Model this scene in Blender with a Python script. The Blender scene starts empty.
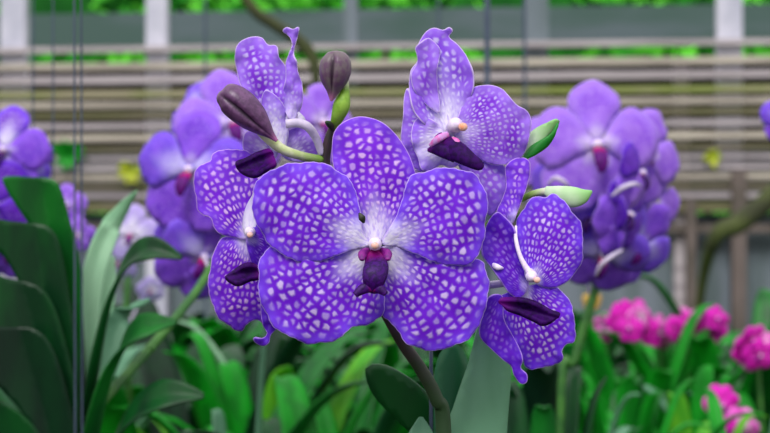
import bpy, bmesh, math, random
import numpy as np
from mathutils import Vector, Matrix, geometry, noise
random.seed(7); np.random.seed(7)
S = bpy.context.scene; COL = S.collection
PI = math.pi

# ------------------------------------------------------------------ camera, sky, sun, exposure
H = 0.80                                   # lens height above the soil
FOC, SENS = 60.0, 36.0
DM = 0.535                                 # distance of the orchid in focus
cam_d = bpy.data.cameras.new('camera'); cam = bpy.data.objects.new('camera', cam_d); COL.objects.link(cam)
cam.location = (0, 0, H); cam.rotation_euler = (PI/2, 0, 0)
cam_d.lens = FOC; cam_d.sensor_width = SENS; cam_d.clip_start = 0.02; cam_d.clip_end = 100
cam_d.dof.use_dof = True; cam_d.dof.focus_distance = DM + 0.004; cam_d.dof.aperture_fstop = 13.0
S.camera = cam
w = bpy.data.worlds.new('sky'); S.world = w; w.use_nodes = True
nt = w.node_tree; nt.nodes.clear()
wo = nt.nodes.new('ShaderNodeOutputWorld'); bg = nt.nodes.new('ShaderNodeBackground')
tc = nt.nodes.new('ShaderNodeTexCoord'); sep = nt.nodes.new('ShaderNodeSeparateXYZ'); rp = nt.nodes.new('ShaderNodeValToRGB')
nt.links.new(tc.outputs['Generated'], sep.inputs[0]); nt.links.new(sep.outputs['Z'], rp.inputs[0])
rp.color_ramp.elements[0].position = 0.0; rp.color_ramp.elements[0].color = (.46, .45, .45, 1)
rp.color_ramp.elements[1].position = 0.7; rp.color_ramp.elements[1].color = (1.0, .965, .985, 1)
nt.links.new(rp.outputs[0], bg.inputs[0]); bg.inputs[1].default_value = 1.0
nt.links.new(bg.outputs[0], wo.inputs[0])
sd = bpy.data.lights.new('sun', 'SUN'); sun = bpy.data.objects.new('sun', sd); COL.objects.link(sun)
sd.energy = 1.6; sd.angle = math.radians(25); sd.color = (1.0, .97, .94)
sun.rotation_euler = (math.radians(42), math.radians(-14), 0)
S.view_settings.view_transform = 'Standard'; S.view_settings.look = 'None'
S.view_settings.exposure = 0.42; S.view_settings.gamma = 1.0; S.view_settings.use_curve_mapping = False

# ------------------------------------------------------------------ helpers
def at(px, py, d):
    k = SENS / FOC * d / 770.0
    return Vector(((px - 385) * k, d, H - (py - 216.5) * k))
def pxm(d): return SENS / FOC * d / 770.0
def lin(c):
    return tuple(((v/255)/12.92 if v/255 <= .04045 else (((v/255)+.055)/1.055)**2.4) for v in c) + (1.0,)
def empty(name, loc, parent=None):
    o = bpy.data.objects.new(name, None); COL.objects.link(o); o.empty_display_size = .01
    o.location = loc
    if parent: o.parent = parent; o.location = Vector(loc) - world(parent)
    return o
def world(o):
    p = Vector((0, 0, 0))
    while o: p += Vector(o.location); o = o.parent
    return p
def tag(o, label=None, cat=None, group=None, kind=None):
    if label: o['label'] = label
    if cat: o['category'] = cat
    if group: o['group'] = group
    if kind: o['kind'] = kind
    return o
def link(name, me, mat, parent=None, solid=0):
    o = bpy.data.objects.new(name, me); COL.objects.link(o)
    if mat: me.materials.append(mat)
    if parent: o.parent = parent
    for p in me.polygons: p.use_smooth = True
    if solid:
        m = o.modifiers.new('thickness', 'SOLIDIFY'); m.thickness = solid; m.offset = 0
    return o
def copy_tree(o, parent=None):
    c = o.copy(); COL.objects.link(c); c.parent = parent
    for ch in list(o.children): copy_tree(ch, c)
    return c
def GR(th): return math.exp(-((((th*3/(2*PI)) + .25) % 1 - .5)/.085)**2)
class MB:
    """collects verts/faces in world space, builds relative to the parent"""
    def __init__(s): s.v = []; s.f = []; s.t = []; s.gv = []
    def add(s, vs, fs, ts=None):
        n = len(s.v); s.v += [tuple(v) for v in vs]; s.f += [tuple(i+n for i in f) for f in fs]
        s.t += list(ts) if ts is not None else [0.0]*len(vs)
    def build(s, name, mat, parent=None, solid=0, flat=False):
        off = world(parent) if parent else Vector((0, 0, 0))
        me = bpy.data.meshes.new(name)
        me.from_pydata([(v[0]-off.x, v[1]-off.y, v[2]-off.z) for v in s.v], [], s.f)
        a = me.attributes.new('along', 'FLOAT', 'POINT'); a.data.foreach_set('value', s.t)
        if s.gv:
            a = me.attributes.new('seam', 'FLOAT', 'POINT')
            for i, v in s.gv: a.data[i].value = v
        me.update()
        o = link(name, me, mat, parent, solid)
        if flat:
            for p in me.polygons: p.use_smooth = False
        return o
    def box(s, a, b, ang=0, piv=(0, 0)):
        vs = []
        for z in (a[2], b[2]):
            for x, y in ((a[0], a[1]), (b[0], a[1]), (b[0], b[1]), (a[0], b[1])):
                X, Y = x-piv[0], y-piv[1]; c, q = math.cos(ang), math.sin(ang)
                vs.append((piv[0]+X*c-Y*q, piv[1]+X*q+Y*c, z))
        s.add(vs, [(0,3,2,1),(4,5,6,7),(0,1,5,4),(1,2,6,5),(2,3,7,6),(3,0,4,7)])
    def sweep(s, pts, rad, seg=14, flat=1.0, up=None, groove=0, sub=6):
        """smooth tube through pts, radius per point; flat squeezes it along the view depth"""
        P, R = catm(pts, rad, sub)
        n = len(P); vs = []; ts = []
        for i in range(n):
            t = (P[min(i+1, n-1)] - P[max(i-1, 0)]); t.normalize()
            ref = Vector(up) if up else Vector((0, 1, 0))
            if abs(t.dot(ref)) > .97: ref = Vector((1, 0, 0))
            a = t.cross(ref).normalized(); b = a.cross(t).normalized()
            for k in range(seg):
                th = 2*PI*k/seg; r = R[i]
                if groove:
                    r *= 1 - groove*GR(th)*math.sin(PI*min(1, i/(n-1)*1.0))
                vs.append(P[i] + a*(math.cos(th)*r) + b*(math.sin(th)*r*flat)); ts.append(i/(n-1))
                if groove: s.gv.append((len(s.v)+len(vs)-1, GR(th)*math.sin(PI*min(1, i/(n-1)*1.1))))
        fs = [(i*seg+k, i*seg+(k+1) % seg, (i+1)*seg+(k+1) % seg, (i+1)*seg+k) for i in range(n-1) for k in range(seg)]
        vs += [P[0], P[-1]]; ts += [0, 1]; A = n*seg; B = A+1
        fs += [(A, (k+1) % seg, k) for k in range(seg)] + [(B, (n-1)*seg+k, (n-1)*seg+(k+1) % seg) for k in range(seg)]
        s.add(vs, fs, ts)
        return s
    def ball(s, c, r, sc=(1, 1, 1), seg=14):
        c = Vector(c); vs = []; fs = []
        for i in range(seg//2+1):
            ph = PI*i/(seg//2)
            for k in range(seg):
                th = 2*PI*k/seg
                vs.append(c + Vector((r*sc[0]*math.sin(ph)*math.cos(th), r*sc[1]*math.sin(ph)*math.sin(th), r*sc[2]*math.cos(ph))))
        for i in range(seg//2):
            for k in range(seg): fs.append((i*seg+k, (i+1)*seg+k, (i+1)*seg+(k+1) % seg, i*seg+(k+1) % seg))
        s.add(vs, fs)
        return s
def catm(pts, rad, sub):
    P = [Vector(p) for p in pts]; n = len(P); out = []; R = []
    for i in range(n-1):
        p0, p1, p2, p3 = P[max(i-1, 0)], P[i], P[i+1], P[min(i+2, n-1)]
        r0, r1, r2, r3 = rad[max(i-1, 0)], rad[i], rad[i+1], rad[min(i+2, n-1)]
        for k in range(sub):
            t = k/sub
            f = lambda a, b, c, d: .5*((2*b)+(c-a)*t+(2*a-5*b+4*c-d)*t*t+(3*b-a-3*c+d)*t**3)
            out.append(f(p0, p1, p2, p3)); R.append(max(f(r0, r1, r2, r3), 1e-5))
    out.append(P[-1]); R.append(rad[-1])
    return out, R

# ------------------------------------------------------------------ materials
def newmat(name):
    m = bpy.data.materials.new(name); m.use_nodes = True; t = m.node_tree; t.nodes.clear()
    return m, t, (lambda k, **kw: mk(t, k, **kw))
def mk(t, k, **kw):
    n = t.nodes.new('ShaderNode'+k)
    for a, b in kw.items(): setattr(n, a, b)
    return n
def mixc(t, fac, a, b, mode='MIX'):
    n = t.nodes.new('ShaderNodeMix'); n.data_type = 'RGBA'; n.blend_type = mode
    for s_, v in ((n.inputs[0], fac), (n.inputs[6], a), (n.inputs[7], b)):
        if hasattr(v, 'links'): t.links.new(v, s_)
        else: s_.default_value = v
    return n.outputs[2]
def mrange(t, v, a, b, c=0, d=1, smooth=True):
    n = t.nodes.new('ShaderNodeMapRange'); n.interpolation_type = 'SMOOTHSTEP' if smooth else 'LINEAR'
    t.links.new(v, n.inputs[0])
    for i, x in enumerate((a, b, c, d)): n.inputs[i+1].default_value = x
    return n.outputs[0]
def math_(t, op, a, b):
    n = t.nodes.new('ShaderNodeMath'); n.operation = op
    for s_, v in ((n.inputs[0], a), (n.inputs[1], b)):
        if hasattr(v, 'links'): t.links.new(v, s_)
        else: s_.default_value = v
    return n.outputs[0]
def petal_mat(name, net, spot, edge, rim, white, deep=None, spotlo=.12, spothi=.30, amt=1.0, whiteamt=1.0, wr=(16, 66), transl=.22, nmix=.35):
    m, t, N = newmat(name)
    uv = N('UVMap'); nz = N('TexNoise'); nz.inputs['Scale'].default_value = 1.3; nz.inputs['Detail'].default_value = 1
    t.links.new(uv.outputs[0], nz.inputs['Vector'])
    sub = N('VectorMath', operation='SUBTRACT'); t.links.new(nz.outputs['Color'], sub.inputs[0]); sub.inputs[1].default_value = (.5, .5, .5)
    sc = N('VectorMath', operation='SCALE'); t.links.new(sub.outputs[0], sc.inputs[0]); sc.inputs[3].default_value = .45
    ad = N('VectorMath', operation='ADD'); t.links.new(uv.outputs[0], ad.inputs[0]); t.links.new(sc.outputs[0], ad.inputs[1])
    ve = N('TexVoronoi', feature='DISTANCE_TO_EDGE', voronoi_dimensions='2D'); vc = N('TexVoronoi', feature='F1', voronoi_dimensions='2D')
    for v in (ve, vc):
        v.inputs['Scale'].default_value = 1.0; v.inputs['Randomness'].default_value = .66; t.links.new(ad.outputs[0], v.inputs['Vector'])
    mask = mrange(t, ve.outputs['Distance'], spotlo*.35, spothi+.16)
    mask = math_(t, 'MULTIPLY', mask, mrange(t, vc.outputs['Distance'], .62, .16))
    mask = math_(t, 'MULTIPLY', mask, 1.35); mask = math_(t, 'MINIMUM', mask, 1.0)
    sx = N('SeparateColor'); t.links.new(vc.outputs['Color'], sx.inputs[0])
    cs = mrange(t, sx.outputs[0], 0, 1, .35, 1.0, False)
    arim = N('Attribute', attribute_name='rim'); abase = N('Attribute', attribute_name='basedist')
    mask = math_(t, 'MULTIPLY', mask, cs)
    mask = math_(t, 'MULTIPLY', mask, mrange(t, arim.outputs['Fac'], 1.5, 13, .12, 1))
    mask = math_(t, 'MULTIPLY', mask, amt)
    big = N('TexNoise'); big.inputs['Scale'].default_value = .22; t.links.new(uv.outputs[0], big.inputs['Vector'])
    bigf = mrange(t, big.outputs['Fac'], .38, .62)
    base = mixc(t, math_(t, 'MULTIPLY', bigf, nmix*2), lin(net), lin(deep or net))
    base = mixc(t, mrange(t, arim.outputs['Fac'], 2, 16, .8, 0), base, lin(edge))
    c = mixc(t, mask, base, lin(spot))
    wn = N('TexNoise'); wn.inputs['Scale'].default_value = .9; t.links.new(uv.outputs[0], wn.inputs['Vector'])
    wf = math_(t, 'MULTIPLY', mrange(t, abase.outputs['Fac'], wr[0], wr[1], whiteamt, 0), mrange(t, wn.outputs['Fac'], .35, .58, .6, 1))
    c = mixc(t, wf, c, lin(white))
    c = mixc(t, mrange(t, arim.outputs['Fac'], .15, 1.2, .85, 0), c, lin(rim))  # pale margin line: light caught by the petal edge, put into the colour
    p = N('BsdfPrincipled'); t.links.new(c, p.inputs['Base Color']); p.inputs['Roughness'].default_value = .55
    p.inputs['Specular IOR Level'].default_value = .25; p.inputs['Sheen Weight'].default_value = .05
    bp = N('Bump'); bp.inputs['Strength'].default_value = .25; bp.inputs['Distance'].default_value = .0006; t.links.new(mask, bp.inputs['Height'])
    t.links.new(bp.outputs[0], p.inputs['Normal'])
    tr = N('BsdfTranslucent'); t.links.new(c, tr.inputs['Color'])
    mx = N('MixShader'); mx.inputs[0].default_value = transl; t.links.new(p.outputs[0], mx.inputs[1]); t.links.new(tr.outputs[0], mx.inputs[2])
    o = N('OutputMaterial'); t.links.new(mx.outputs[0], o.inputs[0])
    return m
def plain(name, c1, c2=None, scale=200, rough=.5, spec=.4, along=None, transl=0, stretch=None, bump=0, metallic=0, coords='Object'):
    """two tones by noise; along=(c, from, to) tints by position along the part"""
    m, t, N = newmat(name)
    tcn = N('TexCoord'); mp = N('Mapping'); t.links.new(tcn.outputs[coords], mp.inputs[0])
    if stretch: mp.inputs['Scale'].default_value = stretch
    nz = N('TexNoise'); nz.inputs['Scale'].default_value = scale; nz.inputs['Detail'].default_value = 3; t.links.new(mp.outputs[0], nz.inputs['Vector'])
    c = mixc(t, mrange(t, nz.outputs['Fac'], .35, .65), lin(c1), lin(c2 or c1))
    if along:
        for e_ in along:
            if len(e_) == 2:
                at_ = N('Attribute', attribute_name='seam'); c = mixc(t, mrange(t, at_.outputs['Fac'], .25, .9), c, lin(e_[0])); continue
            cc, a0, a1 = e_
            at_ = N('Attribute', attribute_name='along')
            c = mixc(t, mrange(t, at_.outputs['Fac'], a0, a1), c, lin(cc))
    p = N('BsdfPrincipled'); t.links.new(c, p.inputs['Base Color']); p.inputs['Roughness'].default_value = rough
    p.inputs['Specular IOR Level'].default_value = spec; p.inputs['Metallic'].default_value = metallic
    if bump:
        bp = N('Bump'); bp.inputs['Strength'].default_value = .5; bp.inputs['Distance'].default_value = bump
        t.links.new(nz.outputs['Fac'], bp.inputs['Height']); t.links.new(bp.outputs[0], p.inputs['Normal'])
    o = N('OutputMaterial')
    if transl:
        tr = N('BsdfTranslucent'); t.links.new(c, tr.inputs['Color']); mx = N('MixShader'); mx.inputs[0].default_value = transl
        t.links.new(p.outputs[0], mx.inputs[1]); t.links.new(tr.outputs[0], mx.inputs[2]); t.links.new(mx.outputs[0], o.inputs[0])
    else: t.links.new(p.outputs[0], o.inputs[0])
    return m
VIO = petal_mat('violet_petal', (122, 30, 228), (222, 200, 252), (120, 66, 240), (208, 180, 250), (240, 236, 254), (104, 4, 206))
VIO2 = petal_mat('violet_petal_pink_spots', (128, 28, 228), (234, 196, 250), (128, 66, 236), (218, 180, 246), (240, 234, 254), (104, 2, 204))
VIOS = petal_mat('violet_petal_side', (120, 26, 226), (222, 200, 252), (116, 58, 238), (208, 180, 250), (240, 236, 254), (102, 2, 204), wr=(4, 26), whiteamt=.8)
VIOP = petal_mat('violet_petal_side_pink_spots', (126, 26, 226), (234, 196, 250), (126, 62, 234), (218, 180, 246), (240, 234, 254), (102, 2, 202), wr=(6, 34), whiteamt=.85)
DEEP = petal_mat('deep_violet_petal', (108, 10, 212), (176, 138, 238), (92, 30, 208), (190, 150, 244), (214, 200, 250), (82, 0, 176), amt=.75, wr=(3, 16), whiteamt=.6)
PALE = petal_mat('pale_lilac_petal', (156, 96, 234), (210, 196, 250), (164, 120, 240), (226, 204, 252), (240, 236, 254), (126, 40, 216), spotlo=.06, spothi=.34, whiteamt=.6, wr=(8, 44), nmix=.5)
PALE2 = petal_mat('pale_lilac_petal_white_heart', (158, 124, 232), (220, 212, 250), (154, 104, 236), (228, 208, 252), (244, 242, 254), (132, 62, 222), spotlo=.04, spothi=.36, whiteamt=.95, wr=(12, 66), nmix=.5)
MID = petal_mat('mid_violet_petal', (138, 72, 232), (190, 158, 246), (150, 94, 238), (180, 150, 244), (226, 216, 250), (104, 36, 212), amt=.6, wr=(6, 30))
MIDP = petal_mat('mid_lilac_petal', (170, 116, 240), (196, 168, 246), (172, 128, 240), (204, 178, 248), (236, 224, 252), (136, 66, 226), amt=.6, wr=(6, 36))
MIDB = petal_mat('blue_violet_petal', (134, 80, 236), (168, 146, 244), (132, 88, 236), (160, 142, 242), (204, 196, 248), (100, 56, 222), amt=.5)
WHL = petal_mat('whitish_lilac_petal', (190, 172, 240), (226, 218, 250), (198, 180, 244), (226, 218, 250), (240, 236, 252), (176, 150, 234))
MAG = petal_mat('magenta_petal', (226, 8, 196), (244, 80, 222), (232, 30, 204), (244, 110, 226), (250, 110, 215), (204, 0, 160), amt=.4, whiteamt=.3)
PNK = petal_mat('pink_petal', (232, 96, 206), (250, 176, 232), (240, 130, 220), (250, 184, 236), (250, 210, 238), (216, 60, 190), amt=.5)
LIPD = plain('dark_lip', (50, 0, 88), (30, 0, 58), 500, .65, .12, along=[((96, 4, 120), .35, 0.0)], bump=.0004)
LIPM = plain('magenta_purple_lip', (60, 0, 104), (36, 0, 70), 700, .5, .2, along=[((140, 0, 108), .36, .08)], bump=.0004)
COLM = plain('column_white', (238, 226, 246), (222, 204, 240), 500, .5)
CAPM = plain('anther_cap', (236, 176, 160), (226, 196, 190), 700, .45)
CAPO = plain('anther_cap_orange', (232, 150, 110), (236, 190, 170), 700, .45)
BUDM = plain('bud_skin', (104, 66, 110), (78, 44, 84), 420, .38, .5, along=[((176, 104, 160), .82, 1.0), ((34, 8, 40), 'seam')], bump=.0003)
BUD2M = plain('bud_skin_greenish', (104, 92, 98), (92, 62, 92), 300, .4, .45, along=[((182, 110, 158), .68, 1.0), ((40, 14, 40), 'seam')], bump=.0003)
PEDW = plain('pedicel_white', (226, 214, 240), (206, 196, 224), 300, .5, transl=.15)
PEDG = plain('pedicel_cream_green', (214, 222, 178), (190, 206, 140), 260, .5, along=[((110, 152, 50), .55, 1.0)])
PEDG2 = plain('pedicel_green', (112, 160, 40), (142, 186, 66), 200, .5, along=[((216, 218, 196), .30, .0)])
STEM = plain('spike_purple_green', (62, 44, 50), (46, 46, 36), 160, .5, along=[((38, 66, 36), .45, .8)])
STEMG = plain('spike_green', (66, 122, 48), (46, 98, 42), 60, .5)
TIPP = plain('young_tip_pale', (196, 220, 186), (170, 206, 156), 120, .5, along=[((130, 190, 110), .4, 1.0)])
TIPG = plain('young_tip_green', (30, 148, 44), (18, 120, 34), 120, .5)
def leafmat(name, c1, c2, rough=.35, transl=.18, spec=.5):
    return plain(name, c1, c2, 14, rough, spec*.7, transl=transl, stretch=(3, 3, 1))
LF = dict(dark=leafmat('leaf_dark', (10, 80, 30), (6, 54, 26), .42), deep=leafmat('leaf_deep', (8, 56, 28), (4, 38, 22), .42),
          mid=leafmat('leaf_mid', (20, 120, 36), (12, 90, 32), .42, .25), bright=leafmat('leaf_bright', (22, 172, 36), (14, 132, 30), .5, .35),
          grey=leafmat('leaf_grey_green', (104, 156, 124), (84, 138, 106), .5), pale=leafmat('leaf_pale', (158, 206, 168), (134, 190, 148), .5),
          blue=leafmat('leaf_blue_green', (120, 178, 140), (100, 158, 120), .5), lime=leafmat('leaf_lime', (120, 205, 50), (80, 180, 44), .5, .35),
          shade=leafmat('leaf_blue_dark', (48, 122, 80), (38, 104, 70), .5),
          yellow=leafmat('leaf_yellow', (200, 210, 60), (170, 190, 50), .5, .3))

# ------------------------------------------------------------------ petals
def closed_curve(pts, step):
    n = len(pts); out = []
    for i in range(n):
        p0, p1, p2, p3 = [np.array(pts[(i+j-1) % n], float) for j in range(4)]
        m = max(2, int(np.linalg.norm(p2-p1)/step + .5))
        for k in range(m):
            t = k/m
            out.append(.5*((2*p1)+(p2-p0)*t+(2*p0-5*p1+4*p2-p3)*t*t+(3*p1-p0-3*p2+p3)*t**3))
    P = np.array(out)
    L = np.r_[0, np.cumsum(np.linalg.norm(np.roll(P, -1, 0)-P, axis=1))]; tot = L[-1]
    k = max(8, int(tot/step)); s = np.linspace(0, tot, k, endpoint=False)
    Q = np.vstack([P, P[:1]])
    return np.c_[np.interp(s, L, Q[:, 0]), np.interp(s, L, Q[:, 1])], tot
def inside(P, x, y):
    a, b = P, np.roll(P, -1, 0)
    c = ((a[:, 1] > y) != (b[:, 1] > y)); dy = b[:, 1]-a[:, 1]; dy[dy == 0] = 1e-9
    return (np.sum(c & (x < (b[:, 0]-a[:, 0])*(y-a[:, 1])/dy + a[:, 0])) % 2) == 1
def sheet(name, outline, base, mapper, mat, parent, step=2.2, d0=0, su=0, cu=0, fv=0, tv=0, ruf=0, rk=6, bump=.5, cell=(5.1, 8.0), thick=.0007, seed=0, px=1.0, axis=None, bend=None, vf=0, wav=0):
    """curved sheet of tissue: outline in pixels, form in mm (d0 offset, su/cu along the petal, tv/fv across it, ruf at the margin)"""
    P, tot = closed_curve(outline, step)
    if wav:
        T = np.roll(P, -1, 0)-np.roll(P, 1, 0); T /= np.linalg.norm(T, axis=1)[:, None] + 1e-9
        q = np.arange(len(P))/len(P)*tot; far_ = np.clip((np.hypot(P[:, 0]-base[0], P[:, 1]-base[1])-30)/30, 0, 1)
        P = P + np.c_[-T[:, 1], T[:, 0]]*((np.sin(2*PI*q/tot*round(tot/34)+seed) + .6*np.sin(2*PI*q/tot*round(tot/21)+2*seed) + .35*np.sin(2*PI*q/tot*round(tot/9)+3*seed))*wav*far_)[:, None]
    base = np.array(base, float)
    if axis is None:
        ctr = P.mean(0); far = ctr
    else: far = np.array(axis, float)
    ax = far-base; ax /= np.linalg.norm(ax); pr = np.array([-ax[1], ax[0]])
    x0, y0 = P.min(0); x1, y1 = P.max(0); G = []
    y = y0; r = 0
    while y < y1:
        x = x0 + (step/2 if r % 2 else 0)
        while x < x1:
            if inside(P, x, y) and np.min(np.hypot(P[:, 0]-x, P[:, 1]-y)) > .6*step: G.append((x, y))
            x += step
        y += step*.87; r += 1
    allp = [Vector(p) for p in P] + [Vector(g) for g in G]; n = len(P)
    vs, es, fs, *_ = geometry.delaunay_2d_cdt(allp, [(i, (i+1) % n) for i in range(n)], [], 1, 1e-4)
    V = np.array([(v.x, v.y) for v in vs])
    D = np.hypot(V[:, None, 0]-P[None, :, 0], V[:, None, 1]-P[None, :, 1]); rim = D.min(1); arc = D.argmin(1)/n
    rel = V-base; U = rel@ax; W = rel@pr
    Lm = max(U.max(), 1); Wm = max(np.abs(W).max(), 1); u = U/Lm; v = W/Wm
    rng = random.Random(seed+len(name)+int(outline[0][0])); ph = [rng.uniform(0, 6.28) for _ in range(4)]
    rf = np.exp(-rim/(7*px))
    dep = d0 + su*u + cu*u*u + tv*v + fv*v*v + ruf*rf*(np.sin(2*PI*arc*rk+ph[0]) + .5*np.sin(2*PI*arc*rk*2.3+ph[1]))
    dep = dep + bump*(np.sin(V[:, 0]/(9*px)+ph[2])*np.sin(V[:, 1]/(8*px)+ph[3]))
    dep = dep - .35*np.abs(np.sin(W/(5.5*px)))*(1-rf) * (1 if bump else 0)*.5
    if vf: dep = dep + vf*np.abs(v)
    if bend is not None: dep = dep + bend(V)
    off = world(parent) if parent else Vector((0, 0, 0))
    co = [mapper(V[i, 0], V[i, 1], dep[i]) - off for i in range(len(V))]
    me = bpy.data.meshes.new(name)
    F = []
    for f in fs:
        a, b, c = [V[i] for i in f[:3]]
        F.append(tuple(f) if (b-a)[0]*(c-a)[1]-(b-a)[1]*(c-a)[0] < 0 else tuple(reversed(f)))
    me.from_pydata(co, [], F)
    b2 = base - ax*14*px; q = V-b2; rr = np.hypot(q[:, 0], q[:, 1]); th = np.arctan2(q@pr, q@ax)
    uv = np.c_[th*58*px/(cell[0]*px)*1.0 + seed*3.7, rr/(cell[1]*px) + seed*1.9]
    ul = me.uv_layers.new(name='UVMap')
    idx = np.zeros(len(me.loops), int); me.loops.foreach_get('vertex_index', idx)
    ul.data.foreach_set('uv', uv[idx].ravel())
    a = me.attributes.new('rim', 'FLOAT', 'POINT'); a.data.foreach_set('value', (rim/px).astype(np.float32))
    a = me.attributes.new('basedist', 'FLOAT', 'POINT'); a.data.foreach_set('value', (np.hypot(rel[:, 0], rel[:, 1])/px*(1 + 1.1*np.abs(W)/(np.hypot(rel[:, 0], rel[:, 1])+1))).astype(np.float32))
    a = me.attributes.new('along', 'FLOAT', 'POINT'); a.data.foreach_set('value', np.clip(u, 0, 1).astype(np.float32))
    me.update()
    return link(name, me, mat, parent, thick)
def near(D):
    return lambda x, y, dep: at(x, y, D + dep*.001)

# ------------------------------------------------------------------ leaves
def strap(mb, pts, widths, fold=.35, seg=6, sub=8, side=None, tip=True):
    """strap leaf: keel line pts, half widths, V fold; broad side turned by 'side' (a vector across the blade)"""
    P, R = catm(pts, widths, sub); n = len(P); vs = []; fs = []; ts = []
    for i in range(n):
        t = (P[min(i+1, n-1)]-P[max(i-1, 0)]).normalized()
        sd_ = Vector(side) if side is not None else Vector((0, 1, 0))
        a = (sd_ - t*sd_.dot(t)).normalized(); nn = t.cross(a).normalized()
        if nn.z < 0: nn = -nn
        for k in range(-seg//2, seg//2+1):
            f = k/(seg/2); vs.append(P[i] + a*(f*R[i]*math.cos(fold)) + nn*(abs(f)*R[i]*math.sin(fold))); ts.append(i/(n-1))
    m = seg+1
    for i in range(n-1):
        for k in range(seg): fs.append((i*m+k, i*m+k+1, (i+1)*m+k+1, (i+1)*m+k))
    mb.add(vs, fs, ts)
def arch_leaf(mb, base, ang, length, rise, width, droop, side_w=None, fold=.35, sub=5, seg=4):
    d = Vector((math.cos(ang), math.sin(ang), 0)); pts = []; wd = []
    for i in range(6):
        u = i/5
        pts.append(base + d*(length*(u**1.15)) + Vector((0, 0, rise*math.sin(min(u*1.25, 1)*PI/2) - droop*u*u*u)))
        wd.append(width*(.75 + .25*min(1, u*3)) * (1 if u < .7 else (1-((u-.7)/.3)**1.8*.93)))
    strap(mb, pts, wd, fold, seg, sub, side=Vector((-d.y, d.x, 0)))
    return pts

# ================================================================== SETTING
FY, YAW = 7.0, math.radians(5.2)
fk = pxm(FY)
def fz(y): return H - (y-216.5)*fk
soil = plain('soil', (46, 44, 34), (30, 40, 24), 6, .95, .1, bump=.02)
g = MB(); g.add([(-9, -2, 0), (9, -2, 0), (9, 16, 0), (-9, 16, 0)], [(0, 1, 2, 3)])
tag(g.build('ground', soil), kind='structure')
WOODG = plain('weathered_wood', (190, 182, 186), (156, 148, 152), 3, .85, .2, stretch=(.6, 3, 12), bump=.002)
WOODB = plain('beige_wood', (198, 190, 176), (160, 152, 142), 3, .85, .2, stretch=(.6, 3, 12), bump=.002)
WOODM = plain('mossy_wood', (128, 142, 76), (160, 154, 128), 2.2, .9, .1, stretch=(1.1, 3, 6), bump=.002)
WOODD = plain('dark_mossy_wood', (104, 104, 74), (126, 118, 104), 2.2, .9, .1, stretch=(1.1, 3, 6), bump=.002)
WHITEP = plain('whitewashed_post', (206, 206, 220), (180, 182, 198), 6, .8, .2)
BROWNP = plain('brown_post', (112, 102, 98), (92, 86, 80), 4, .9, .1)
PANEL = plain('blue_grey_sheet', (120, 130, 140), (96, 110, 112), 2.5, .8, .2, stretch=(3, 1, .6))
NET = plain('shade_net', (96, 110, 114), (78, 100, 94), 1.2, .95, .05, stretch=(1, 1, 4))
GAPSHADE = plain('gap_shade', (30, 28, 30), (24, 26, 22), 2, .95, .05, stretch=(1, 1, 4))  # near-black colour stands in for the shade between rails
fence = empty('slatted_fence', (0, FY, 0)); tag(fence, 'weathered grey slatted timber fence with mossy rails behind the flowers', 'fence')
rails = [(43.5, 51, WOODG, 0), (60.5, 69, WOODB, 0), (73.5, 83, WOODG, .0), (88.5, 97, WOODM, 0), (100, 108, WOODB, 0), (110.5, 118.5, WOODD, 0),
         (121.5, 129, WOODG, 0), (133, 142, WOODB, 0), (146.5, 151, WOODD, 0), (156, 160, WOODG, 0), (165, 170, WOODG, 0), (174.5, 180, WOODB, 0), (184.5, 189, WOODD, 0), (193, 198, WOODG, 0), (202, 212, WOODD, 0), (224, 232, BROWNP, 0)]
for y0, y1, m, b in rails:
    if y0 < 145: y1 -= 1.4; y0 += .7
    mb = MB(); mb.box((-6.4, FY-.05, fz(y1)), (6.4, FY+.0, fz(y0)), -YAW, (0, FY)); mb.build('rail', m, fence, flat=True)
for px, wd, y0, y1, m, dy in ((2, 26, -30, 430, WHITEP, -.0), (152, 21, -30, 430, WHITEP, 0), (722, 24, -30, 175, WHITEP, 0), (676, 14, 62, 430, WOODG, 0),
                          (350, 13, -30, 430, PANEL, 0), (726, 13, 172, 430, BROWNP, -.1), (681, 9, 200, 430, BROWNP, -.1), (535, 24, -30, 430, PANEL, .02), (-130, 24, -30, 430, WHITEP, 0), (-420, 24, -30, 430, WHITEP, 0), (1200, 24, -30, 430, WHITEP, 0), (900, 24, -30, 430, WHITEP, 0)):
    c = at(px, 216, FY); yy = FY - math.tan(YAW)*c.x + (.0 if dy == 0 else dy)
    if dy == 0: yy += .005
    mb = MB(); mb.box((c.x-wd*fk/2, yy, 0 if y1 > 400 else fz(y1)), (c.x+wd*fk/2, yy+.07, fz(y0)), -YAW, (c.x, yy)); mb.build('post', m, fence, flat=True)
mb = MB(); mb.box((-6.4, FY+.32, fz(146)), (6.4, FY+.34, fz(60.5)), -YAW, (0, FY)); mb.build('gap_backing', GAPSHADE, fence, flat=True)  # added dark sheet, makes the gaps between the upper rails read as shade
mb = MB(); mb.box((-6.4, FY+.20, fz(212)), (6.4, FY+.22, fz(146)), -YAW, (0, FY)); mb.build('gap_backing', PANEL, fence, flat=True)
mb = MB(); mb.box((-6.4, FY+.08, 0), (6.4, FY+.10, fz(214)), -YAW, (0, FY)); mb.build('lower_sheet', PANEL, fence, flat=True)
bk = FY+1.3; bkk = pxm(bk)
net = MB(); net.box((-6, bk, H-(49-216.5)*bkk), (6, bk+.02, H-(9-216.5)*bkk), -YAW, (0, bk))
no = empty('shade_net', (0, bk, 0)); tag(no, 'grey-green shade net stretched behind the top of the fence', 'netting')
net.build('net_sheet', NET, no, flat=True)
mb = MB()
for x in (-5.9, -3, 0, 3, 5.9): mb.box((x-.02, bk+.03-math.tan(YAW)*x, 0), (x+.02, bk+.07-math.tan(YAW)*x, H-(8-216.5)*bkk))
mb.build('post', BROWNP, no, flat=True)
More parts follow.
